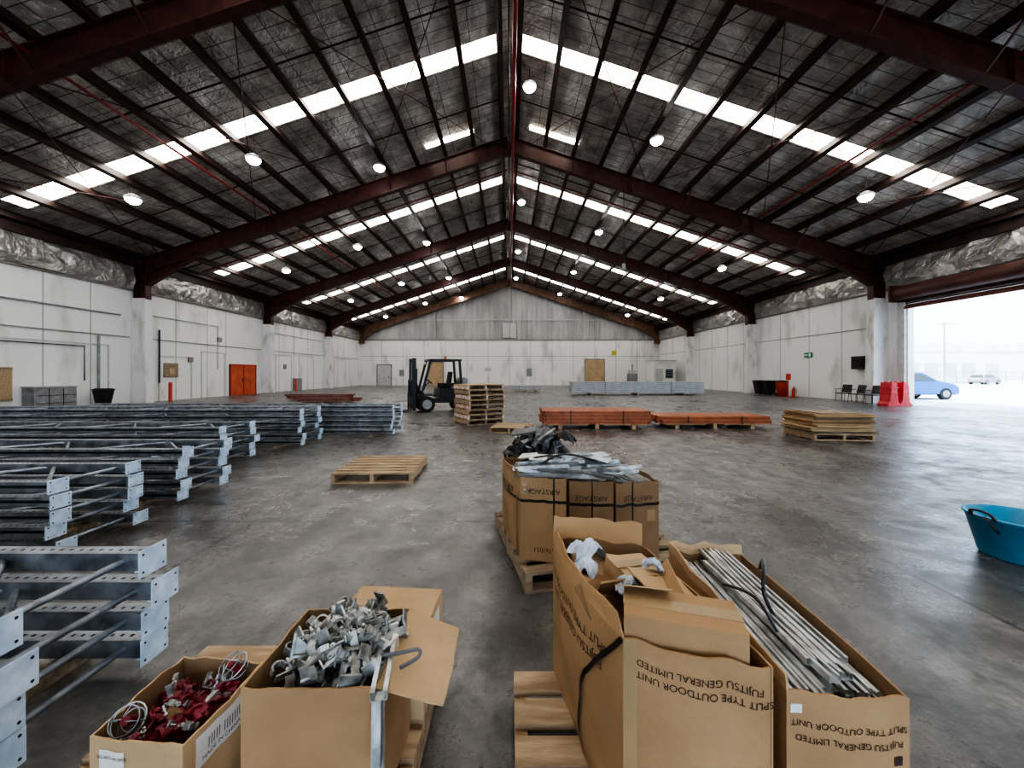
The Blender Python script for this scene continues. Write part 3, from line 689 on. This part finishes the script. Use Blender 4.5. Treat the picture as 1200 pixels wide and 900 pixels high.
# ------------------------------------------------------------ cartons
def textmesh(s):
    cu=bpy.data.curves.new('t','FONT'); cu.body=s; cu.size=1; cu.align_x='CENTER'; cu.align_y='CENTER'
    o=bpy.data.objects.new('t',cu); S.collection.objects.link(o); bpy.context.view_layer.update()
    me=bpy.data.meshes.new_from_object(o.evaluated_get(bpy.context.evaluated_depsgraph_get()))
    vs=[v.co.copy() for v in me.vertices]; fs=[tuple(p.vertices) for p in me.polygons]
    bpy.data.objects.remove(o); bpy.data.curves.remove(cu); bpy.data.meshes.remove(me)
    return vs,fs
class Carton:
    def __init__(s,c,z0,z1,bul=(0,0,0,0),k='card',dent=.006,seed=0):
        s.b=MB(); s.c=[V((x,y,0)) for x,y in c]; s.z0=z0; s.z1=z1; s.k=k; s.P=[]; s.N=[]; s.W=[]
        for i in range(4):
            a=s.c[i]; q=s.c[(i+1)%4]; d=(q-a); w=d.length; d.normalize(); n=V((d.y,-d.x,0))
            def P(u,v,a=a,q=q,n=n,bu=bul[i],i=i):
                p=a.lerp(q,u); p=V((p.x,p.y,z0+(z1-z0)*v))
                e=math.sin(math.pi*u)
                return p+n*(bu*e*math.sin(math.pi*v*.72)+dent*e*noise.noise(p*7+V((seed,i,0))))+V((0,0,dent*v*noise.noise(V((u*5,i,seed)))*1.5))
            s.P.append(P); s.N.append(n); s.W.append(w)
            s.b.surf(P,14,10,.006,k,'cardD',n)
        g=[(p.x,p.y) for p in s.c]
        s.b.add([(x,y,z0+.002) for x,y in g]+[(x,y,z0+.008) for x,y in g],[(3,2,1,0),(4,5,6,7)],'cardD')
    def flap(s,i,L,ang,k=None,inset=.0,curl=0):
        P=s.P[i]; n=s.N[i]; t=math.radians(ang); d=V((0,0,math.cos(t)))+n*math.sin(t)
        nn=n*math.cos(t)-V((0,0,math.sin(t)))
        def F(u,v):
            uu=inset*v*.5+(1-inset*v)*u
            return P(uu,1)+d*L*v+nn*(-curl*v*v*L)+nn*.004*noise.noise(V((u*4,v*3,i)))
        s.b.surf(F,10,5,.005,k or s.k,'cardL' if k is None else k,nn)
    def text(s,i,st,uc,vc,size,flip=False,k='ink'):
        vs,fs=textmesh(st); W=s.W[i]; H=s.z1-s.z0; sg=-1 if flip else 1
        s.b.add([s.P[i](uc+sg*p.x*size/W,vc+sg*p.y*size/H)+s.N[i]*.0022 for p in vs],fs,k)
    def rect(s,i,u0,u1,v0,v1,k,off=.0015,n=6):
        s.b.add([s.P[i](u0+(u1-u0)*a/n,v0+(v1-v0)*c/n)+s.N[i]*off for c in range(n+1) for a in range(n+1)],
            [(c*(n+1)+a,c*(n+1)+a+1,(c+1)*(n+1)+a+1,(c+1)*(n+1)+a) for c in range(n) for a in range(n)],k)
    def strap(s,i,v,w=.014,wav=0):
        n=14; vs=[]
        for a in range(n+1):
            u=a/n; vv=v+wav*math.sin(math.pi*u)
            for q in(-1,1): vs.append(s.P[i](u,vv+q*w/2/(s.z1-s.z0))+s.N[i]*.004)
        s.b.add(vs,[(2*a,2*a+2,2*a+3,2*a+1) for a in range(n)],'strap')
    def dstrap(s,i,pts,w=.016):
        n=16; vs=[]; H=s.z1-s.z0; W=s.W[i]
        for a in range(n+1):
            t=a/n*(len(pts)-1); j=min(int(t),len(pts)-2); f=t-j
            u=pts[j][0]*(1-f)+pts[j+1][0]*f; v=pts[j][1]*(1-f)+pts[j+1][1]*f
            du=(pts[j+1][0]-pts[j][0])*W; dv=(pts[j+1][1]-pts[j][1])*H; l=math.hypot(du,dv)
            for q in(-1,1): vs.append(s.P[i](u-q*dv/l*w/2/W,v+q*du/l*w/2/H)+s.N[i]*.005)
        s.b.add(vs,[(2*a,2*a+2,2*a+3,2*a+1) for a in range(n)],'strap')
    def done(s,name='cardboard_box'): return s.b.build(name)
# --- right foreground
loosepallet(.62,1.15,0,0,'wood',1.2,1.2,8,.11)
A=Carton([(.32,1.08),(.67,.975),(.575,1.66),(.20,1.76)],.146,.755,(.02,.015,.01,.05),'card',.014,3)
A.text(0,'FUJITSU GENERAL LIMITED',.52,.90,.026,True); A.text(0,'SPLIT TYPE OUTDOOR UNIT',.55,.845,.026,True)
A.text(3,'FUJITSU GENERAL LIMITED',.50,.76,.042,True); A.text(3,'SPLIT TYPE OUTDOOR UNIT',.50,.85,.042,True)
A.dstrap(3,[(1.0,1.0),(.85,.80),(.72,.62),(.62,.35),(.58,0)],.016)
A.rect(0,.0,.10,.0,1,'tape')
A.flap(2,.09,25,'card'); A.flap(3,.05,-15,'card',.15)
A.done()
B=Carton([(.70,.97),(.985,.945),(1.03,1.70),(.72,1.73)],.146,.70,(.01,.015,.0,.0),'card',.01,5)
B.text(0,'SPLIT TYPE OUTDOOR UNIT',.5,.86,.021,True); B.text(0,'FUJITSU GENERAL LIMITED',.5,.795,.021,True)
B.rect(0,.03,.12,.9,.94,'label'); B.rect(0,.86,.93,.70,.74,'ink')
B.flap(2,.04,15); B.flap(3,.04,5,'cardL')
B.done()
random.seed(11)
def channels(b,c0,c1,wid,z,n,layers,L,k='rod',w=.032,jz=.012):
    c0=V(c0);c1=V(c1); d=(c1-c0); ln=d.length; d.normalize(); sd=V((d.y,-d.x,0))
    for l in range(layers):
        for i in range(n):
            o=sd*((i+.5)/n-.5)*wid+sd*R(-.005,.005); s=R(-.03,.03)
            p=c0+o+d*s; q=p+d*(L+R(-.08,.04)); zz=z+l*w*.62
            a=R(-.005,.008)
            if random.random()<.75: b.chan((p.x,p.y,zz+R(0,jz)),(q.x+R(-.015,.015),q.y,zz+a+.01),w*.8,w*.5,k,.0025)
            else: b.tube((p.x,p.y,zz+R(0,jz)),(q.x+R(-.015,.015),q.y,zz+a+.01),w*.24,k,8)
b=MB()
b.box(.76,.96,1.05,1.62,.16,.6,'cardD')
channels(b,(.85,.985,0),(.875,1.68,0),.25,.61,9,4,.69)
for i in range(7):
    x=R(.76,.94); b.chan((x,R(.99,1.1),.70+R(0,.012)),(x+R(-.03,.05),R(1.6,1.72),.705+R(0,.015)),.028,.018,'rod',.0025)
b.arc([(.86,1.25,.71),(.835,1.26,.78),(.86,1.30,.84),(.91,1.38,.83),(.925,1.42,.78)],.006,'strap',6,6); b.arc([(.79,1.4,.71),(.745,1.33,.77),(.78,1.22,.79),(.81,1.16,.72)],.005,'strap',6,6)
b.build('steel_channel_pile')
b=MB()
def sub(c,sz,a,k='cardL',tilt=(0,0)):
    b.cbox(c,sz,k,None,(tilt[0],tilt[1],math.radians(a)))
sub((.50,1.125,.69),(.315,.16,.25),-16.7,'card'); sub((.50,1.125,.816),(.32,.05,.002),-16.7,'tape')
sub((.42,1.215,.825),(.16,.10,.003),-10,'cardL',(-.5,0))
sub((.42,1.36,.60),(.26,.24,.2),-12,'cardD',(.1,.05)); sub((.37,1.57,.64),(.24,.16,.18),-5,'cardL',(.1,.1))
sub((.47,1.46,.70),(.17,.15,.15),22,'cardL',(.12,.1)); sub((.47,1.46,.78),(.175,.04,.004),22,'tape',(.12,.1))
sub((.40,1.40,.69),(.22,.006,.24),15,'card',(.6,0)); sub((.51,1.32,.73),(.006,.24,.2),-10,'card',(0,.6)); sub((.33,1.3,.70),(.18,.006,.2),40,'cardD',(-.8,.1))
sub((.54,1.31,.77),(.2,.2,.005),20,'cardL',(.15,.25)); sub((.32,1.42,.73),(.16,.12,.005),60,'card',(.3,.2))
b.build('carton_scrap')
b=MB(); random.seed(4)
def film(x,y,z,s,t,asp=.7,amp=.03,k='poly'):
    ax=R(0,3.1); ca,sa=math.cos(ax),math.sin(ax); tl=R(-.6,.6)
    def P(u,v):
        a=(u-.5)*2*s*(1+.35*noise.noise(V((v*2,t,0)))); c=(v-.5)*2*asp*s*(1+.35*noise.noise(V((u*2,t,5))))
        q=V((a*ca-c*sa,a*sa+c*ca,0)); h=amp*(1-2*abs(noise.noise(V((u*2+t,v*2,t)))))+amp*.4*(1-2*abs(noise.noise(V((u*5,v*5,t)))))+a*tl-.8*(c*c+a*a)/s
        return V((x,y,z+h))+q
    b.surf(P,14,12,.0008,k,smooth=False)
for a in((.33,1.58,.79,.09,1,.6),(.30,1.49,.76,.06,2),(.41,1.32,.77,.05,4,.5),(.53,1.40,.79,.045,6,.5)): film(*a)
b.build('polythene_wrap')
# --- middle pallet group
b=MB(); pallet(b,TR(.62,3.33,0,12),1.3,1.2,'woodw'); b.build('wooden_pallet')
C1=Carton([(.08,2.80),(.405,2.74),(.27,3.36),(-.06,3.42)],.146,.75,(.01,.0,.0,.04),'card',.01,7)
C1.text(0,'AIRSTAGE',.52,.84,.052,True); C1.text(3,'AIRSTAGE',.5,.8,.09,True); C1.strap(0,.72,.02); C1.strap(3,.72,.02); C1.text(0,'V-IV/051',.55,.14,.05,True)
C1.rect(0,.72,.755,0,1,'strap',.003); C1.rect(3,.45,.47,0,1,'strap',.004); C1.flap(3,.06,25)
C1.done()
C2=Carton([(.43,2.76),(.74,2.73),(.62,3.36),(.30,3.38)],.146,.73,(.01,0,0,0),'cardD',.01,8)
C2.text(0,'AIRSTAGE',.5,.8,.052,True); C2.rect(0,.5,.53,0,1,'strap',.003); C2.strap(0,.72,.02); C2.done()
C3=Carton([(.76,2.74),(1.09,2.80),(1.0,3.42),(.655,3.37)],.146,.72,(.01,.02,0,0),'cardD',.01,9)
C3.text(0,'AIRSTAGE',.5,.8,.05,True); C3.rect(0,.35,.38,0,1,'strap',.003); C3.strap(0,.72,.02); C3.rect(0,.7,.9,.5,.65,'card'); C3.done()
b=MB(); random.seed(21)
for (cx,cy,n) in((.17,3.08,12),(.52,3.06,12),(.87,3.07,12)):
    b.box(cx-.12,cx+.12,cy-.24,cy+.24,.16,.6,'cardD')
    channels(b,(cx+.05,cy-.27,0),(cx-.05,cy+.28,0),.26,.62,9,5,.54)
for i in range(64):
    x=R(.0,.62);y=R(2.85,3.3); a=R(-.9,.7); L=R(.3,.5)
    b.chan((x,y,.745+R(0,.05)),(x+L*math.cos(a),y+math.sin(a)*L*.5-.06,.74+R(0,.08)),.026,.018,random.choice(['rod','rod','rod','galv','greyplastic']),.0025)
for i in range(5): b.cbox((R(.15,.85),R(2.9,3.2),.82+R(0,.02)),(.14,.1,.004),random.choice(['label','poly']),None,(R(-.3,.3),R(-.3,.3),R(0,3)))
b.arc([(.2,2.95,.78),(.4,3.0,.87),(.6,2.95,.85),(.75,3.05,.77)],.008,'strap',6); b.arc([(.1,3.1,.8),(.3,3.0,.86),(.45,3.2,.80)],.008,'strap',6)
b.build('steel_channel_pile')
D=Carton([(-.02,3.60),(.62,3.56),(.60,4.15),(0.0,4.18)],.0,.72,(.0,.0,.0,.02),'cardD',.01,10); D.done()
b=MB(); random.seed(9)
b.heap((.2,3.85,.66),(.22,.2,.14),'blackplastic',.5,2.5,1,30); b.heap((.40,3.8,.69),(.16,.18,.15),'greyplastic',.6,3,5,30)
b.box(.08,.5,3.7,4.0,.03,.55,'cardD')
for i in range(7): film(R(.1,.5),R(3.7,3.95),R(.80,.92),R(.09,.15),i+10,.7,.05,random.choice(['blackplastic','greyplastic','greyplastic']))
for i in range(10): b.cbox((R(.08,.52),R(3.62,3.9),R(.78,.95)),(.24,.09,.014),random.choice(['greyplastic','grey','rod','blackplastic']),None,(R(-.6,.6),R(-.5,.5),R(0,3)))
b.build('packaging_waste_heap')
# --- left foreground
loosepallet(-.92,1.33,0,0,'wood',1.17,1.17,8,.11)
E=Carton([(-.77,1.10),(-.385,1.10),(-.38,1.47),(-.77,1.47)],.146,.60,(.005,.005,0,0),'card',.008,12)
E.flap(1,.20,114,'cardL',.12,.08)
E.done()
b=MB(); random.seed(31)
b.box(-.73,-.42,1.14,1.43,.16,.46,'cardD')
def clamp(b,X,k='cast'):
    b.box(-.055,.055,-.014,.014,-.003,.003,k,X); b.box(-.055,-.048,-.014,.014,0,.06,k,X)
    b.add([(-.047,-.003,.004),(.02,-.003,.004),(-.047,-.003,.05),(-.047,.003,.004),(.02,.003,.004),(-.047,.003,.05)],[(0,1,2),(5,4,3),(0,3,4,1),(1,4,5,2),(2,5,3,0)],k,X)
    for i in range(7):
        a0=-.3+i*.5; a1=a0+.5; r=.022
        b.beam((.035+r*math.cos(a0),0,.03+r*math.sin(a0)),(.035+r*math.cos(a1),0,.03+r*math.sin(a1)),.024,.006,k,X)
    b.tube((.0,0,-.025),(.0,0,.055),.0055,'rod',8,X); b.tube((.0,0,.006),(.0,0,.016),.012,'rod',6,X); b.tube((.0,0,.03),(.0,0,.038),.011,'rod',6,X)
def longbr(b,X,k='cast'):
    b.chan((-.09,0,0),(.09,0,0),.034,.022,k,.003,X); b.box(.085,.091,-.02,.02,-.02,.04,k,X); b.tube((-.05,0,-.02),(-.05,0,.04),.006,'rod',8,X); b.tube((.02,0,-.012),(.02,0,.02),.012,'rod',6,X)
for i in range(190):
    lo=i<110
    x=R(-.69,-.46) if lo else R(-.68,-.42);y=R(1.18,1.40)
    hz=(R(.47,.53) if lo else .57+.09*max(0,1-((x+.54)/.16)**2-((y-1.27)/.16)**2)*R(.3,1.2))
    X=Matrix.Translation((x,y,hz))@Matrix.Rotation(R(0,6.3),4,'Z')@Matrix.Rotation(R(-1.4,1.4),4,'X')@Matrix.Rotation(R(-.7,.7),4,'Y')@Matrix.Scale(R(.65,1.1),4)
    (clamp if i%4 else longbr)(b,X,random.choice(['cast','cast','cast','rod'] if i%4 else ['cast','rod']))
b.chan((-.41,1.34,.62),(-.365,1.07,.60),.045,.025,'rod',.003); b.chan((-.365,1.07,.60),(-.355,1.035,.42),.04,.022,'rod',.003)
b.arc([(-.40,1.20,.62),(-.34,1.19,.635),(-.29,1.22,.625),(-.285,1.20,.615),(-.33,1.16,.612)],.006,'greyplastic',6)
b.build('bracket_pile')
F=Carton([(-1.17,1.07),(-.885,1.04),(-.86,1.35),(-1.165,1.375)],.146,.49,(.004,.004,0,.01),'cardL',.008,14)
F.rect(1,.12,.75,.68,.95,'label'); F.rect(0,.12,.40,.70,.92,'label'); F.text(1,'||||| |||||||',.43,.83,.035); F.text(1,'MADE IN CHINA',.4,.73,.018); F.text(0,'DG-AST-W-0950',.26,.86,.013); F.done()
b=MB(); random.seed(41)
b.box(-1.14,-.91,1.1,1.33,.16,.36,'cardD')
for i in range(60):
    x=R(-1.12,-.93);y=R(1.11,1.30);z=R(.38,.46)
    X=Matrix.Translation((x,y,z))@Matrix.Rotation(R(0,6.3),4,'Z')@Matrix.Rotation(R(-1.2,1.2),4,'X')@Matrix.Scale(.9,4)
    if i<32:
        b.tube((-.03,0,0),(.03,0,0),.016,'maroon',12,X); b.tube((.024,0,0),(.034,0,0),.024,'maroon',12,X); b.tube((0,0,0),(0,0,.035),.012,'maroon',10,X); b.box(-.04,.04,-.004,.004,.02,.03,'maroon',X)
    elif i<42: clamp(b,X@Matrix.Scale(.7,4),'maroon')
    elif i<50: clamp(b,X@Matrix.Scale(.7,4),'cast')
    else: b.cbox((0,0,0),(.06,.025,.02),random.choice(['label','cardD','rod','rod']),X)
for (x,y,z,ax,ay) in((-1.12,1.13,.48,.9,.2),(-.93,1.30,.51,.5,-.4)):
    X=Matrix.Translation((x,y,z))@Matrix.Rotation(ax,4,'X')@Matrix.Rotation(ay,4,'Y')
    b.ring((0,0,.025),.036,.002,'galv',X,18,'Z',5); b.ring((0,0,-.025),.028,.002,'galv',X,18,'Z',5); b.ring((0,0,.0),.042,.002,'rod',X,18,'Z',5)
    b.tube((0,0,-.03),(0,0,.02),.012,'maroon',10,X)
    for j in range(4):
        a=j*math.pi/2; c_,s_=math.cos(a),math.sin(a); b.path([(c_*.012,s_*.012,-.04),(c_*.028,s_*.028,-.025),(c_*.042,s_*.042,0),(c_*.036,s_*.036,.025),(c_*.01,s_*.01,.04)],.0018,'galv',5,X)
b.build('sprinkler_fitting_pile')
G=Carton([(-.72,1.53),(-.335,1.50),(-.315,1.80),(-.70,1.83)],.146,.49,(0,.0,0,0),'cardL',.004,16)
G.flap(0,.15,-90,'cardL'); G.flap(2,.15,-90,'cardL'); G.rect(1,.3,.8,.7,.9,'label'); G.done()
# ------------------------------------------------------------ lights
w=bpy.data.worlds.new('world'); S.world=w; w.use_nodes=True
bg=w.node_tree.nodes['Background']; bg.inputs['Color'].default_value=(.60,.78,1,1); bg.inputs['Strength'].default_value=6.5
sn=bpy.data.lights.new('sun','SUN'); so=bpy.data.objects.new('sun',sn); S.collection.objects.link(so)
sn.energy=12; sn.angle=.01; so.rotation_euler=(math.radians(-12),math.radians(-28),0)
S.view_settings.view_transform='AgX'
try: S.view_settings.look='AgX - High Contrast'
except Exception: pass
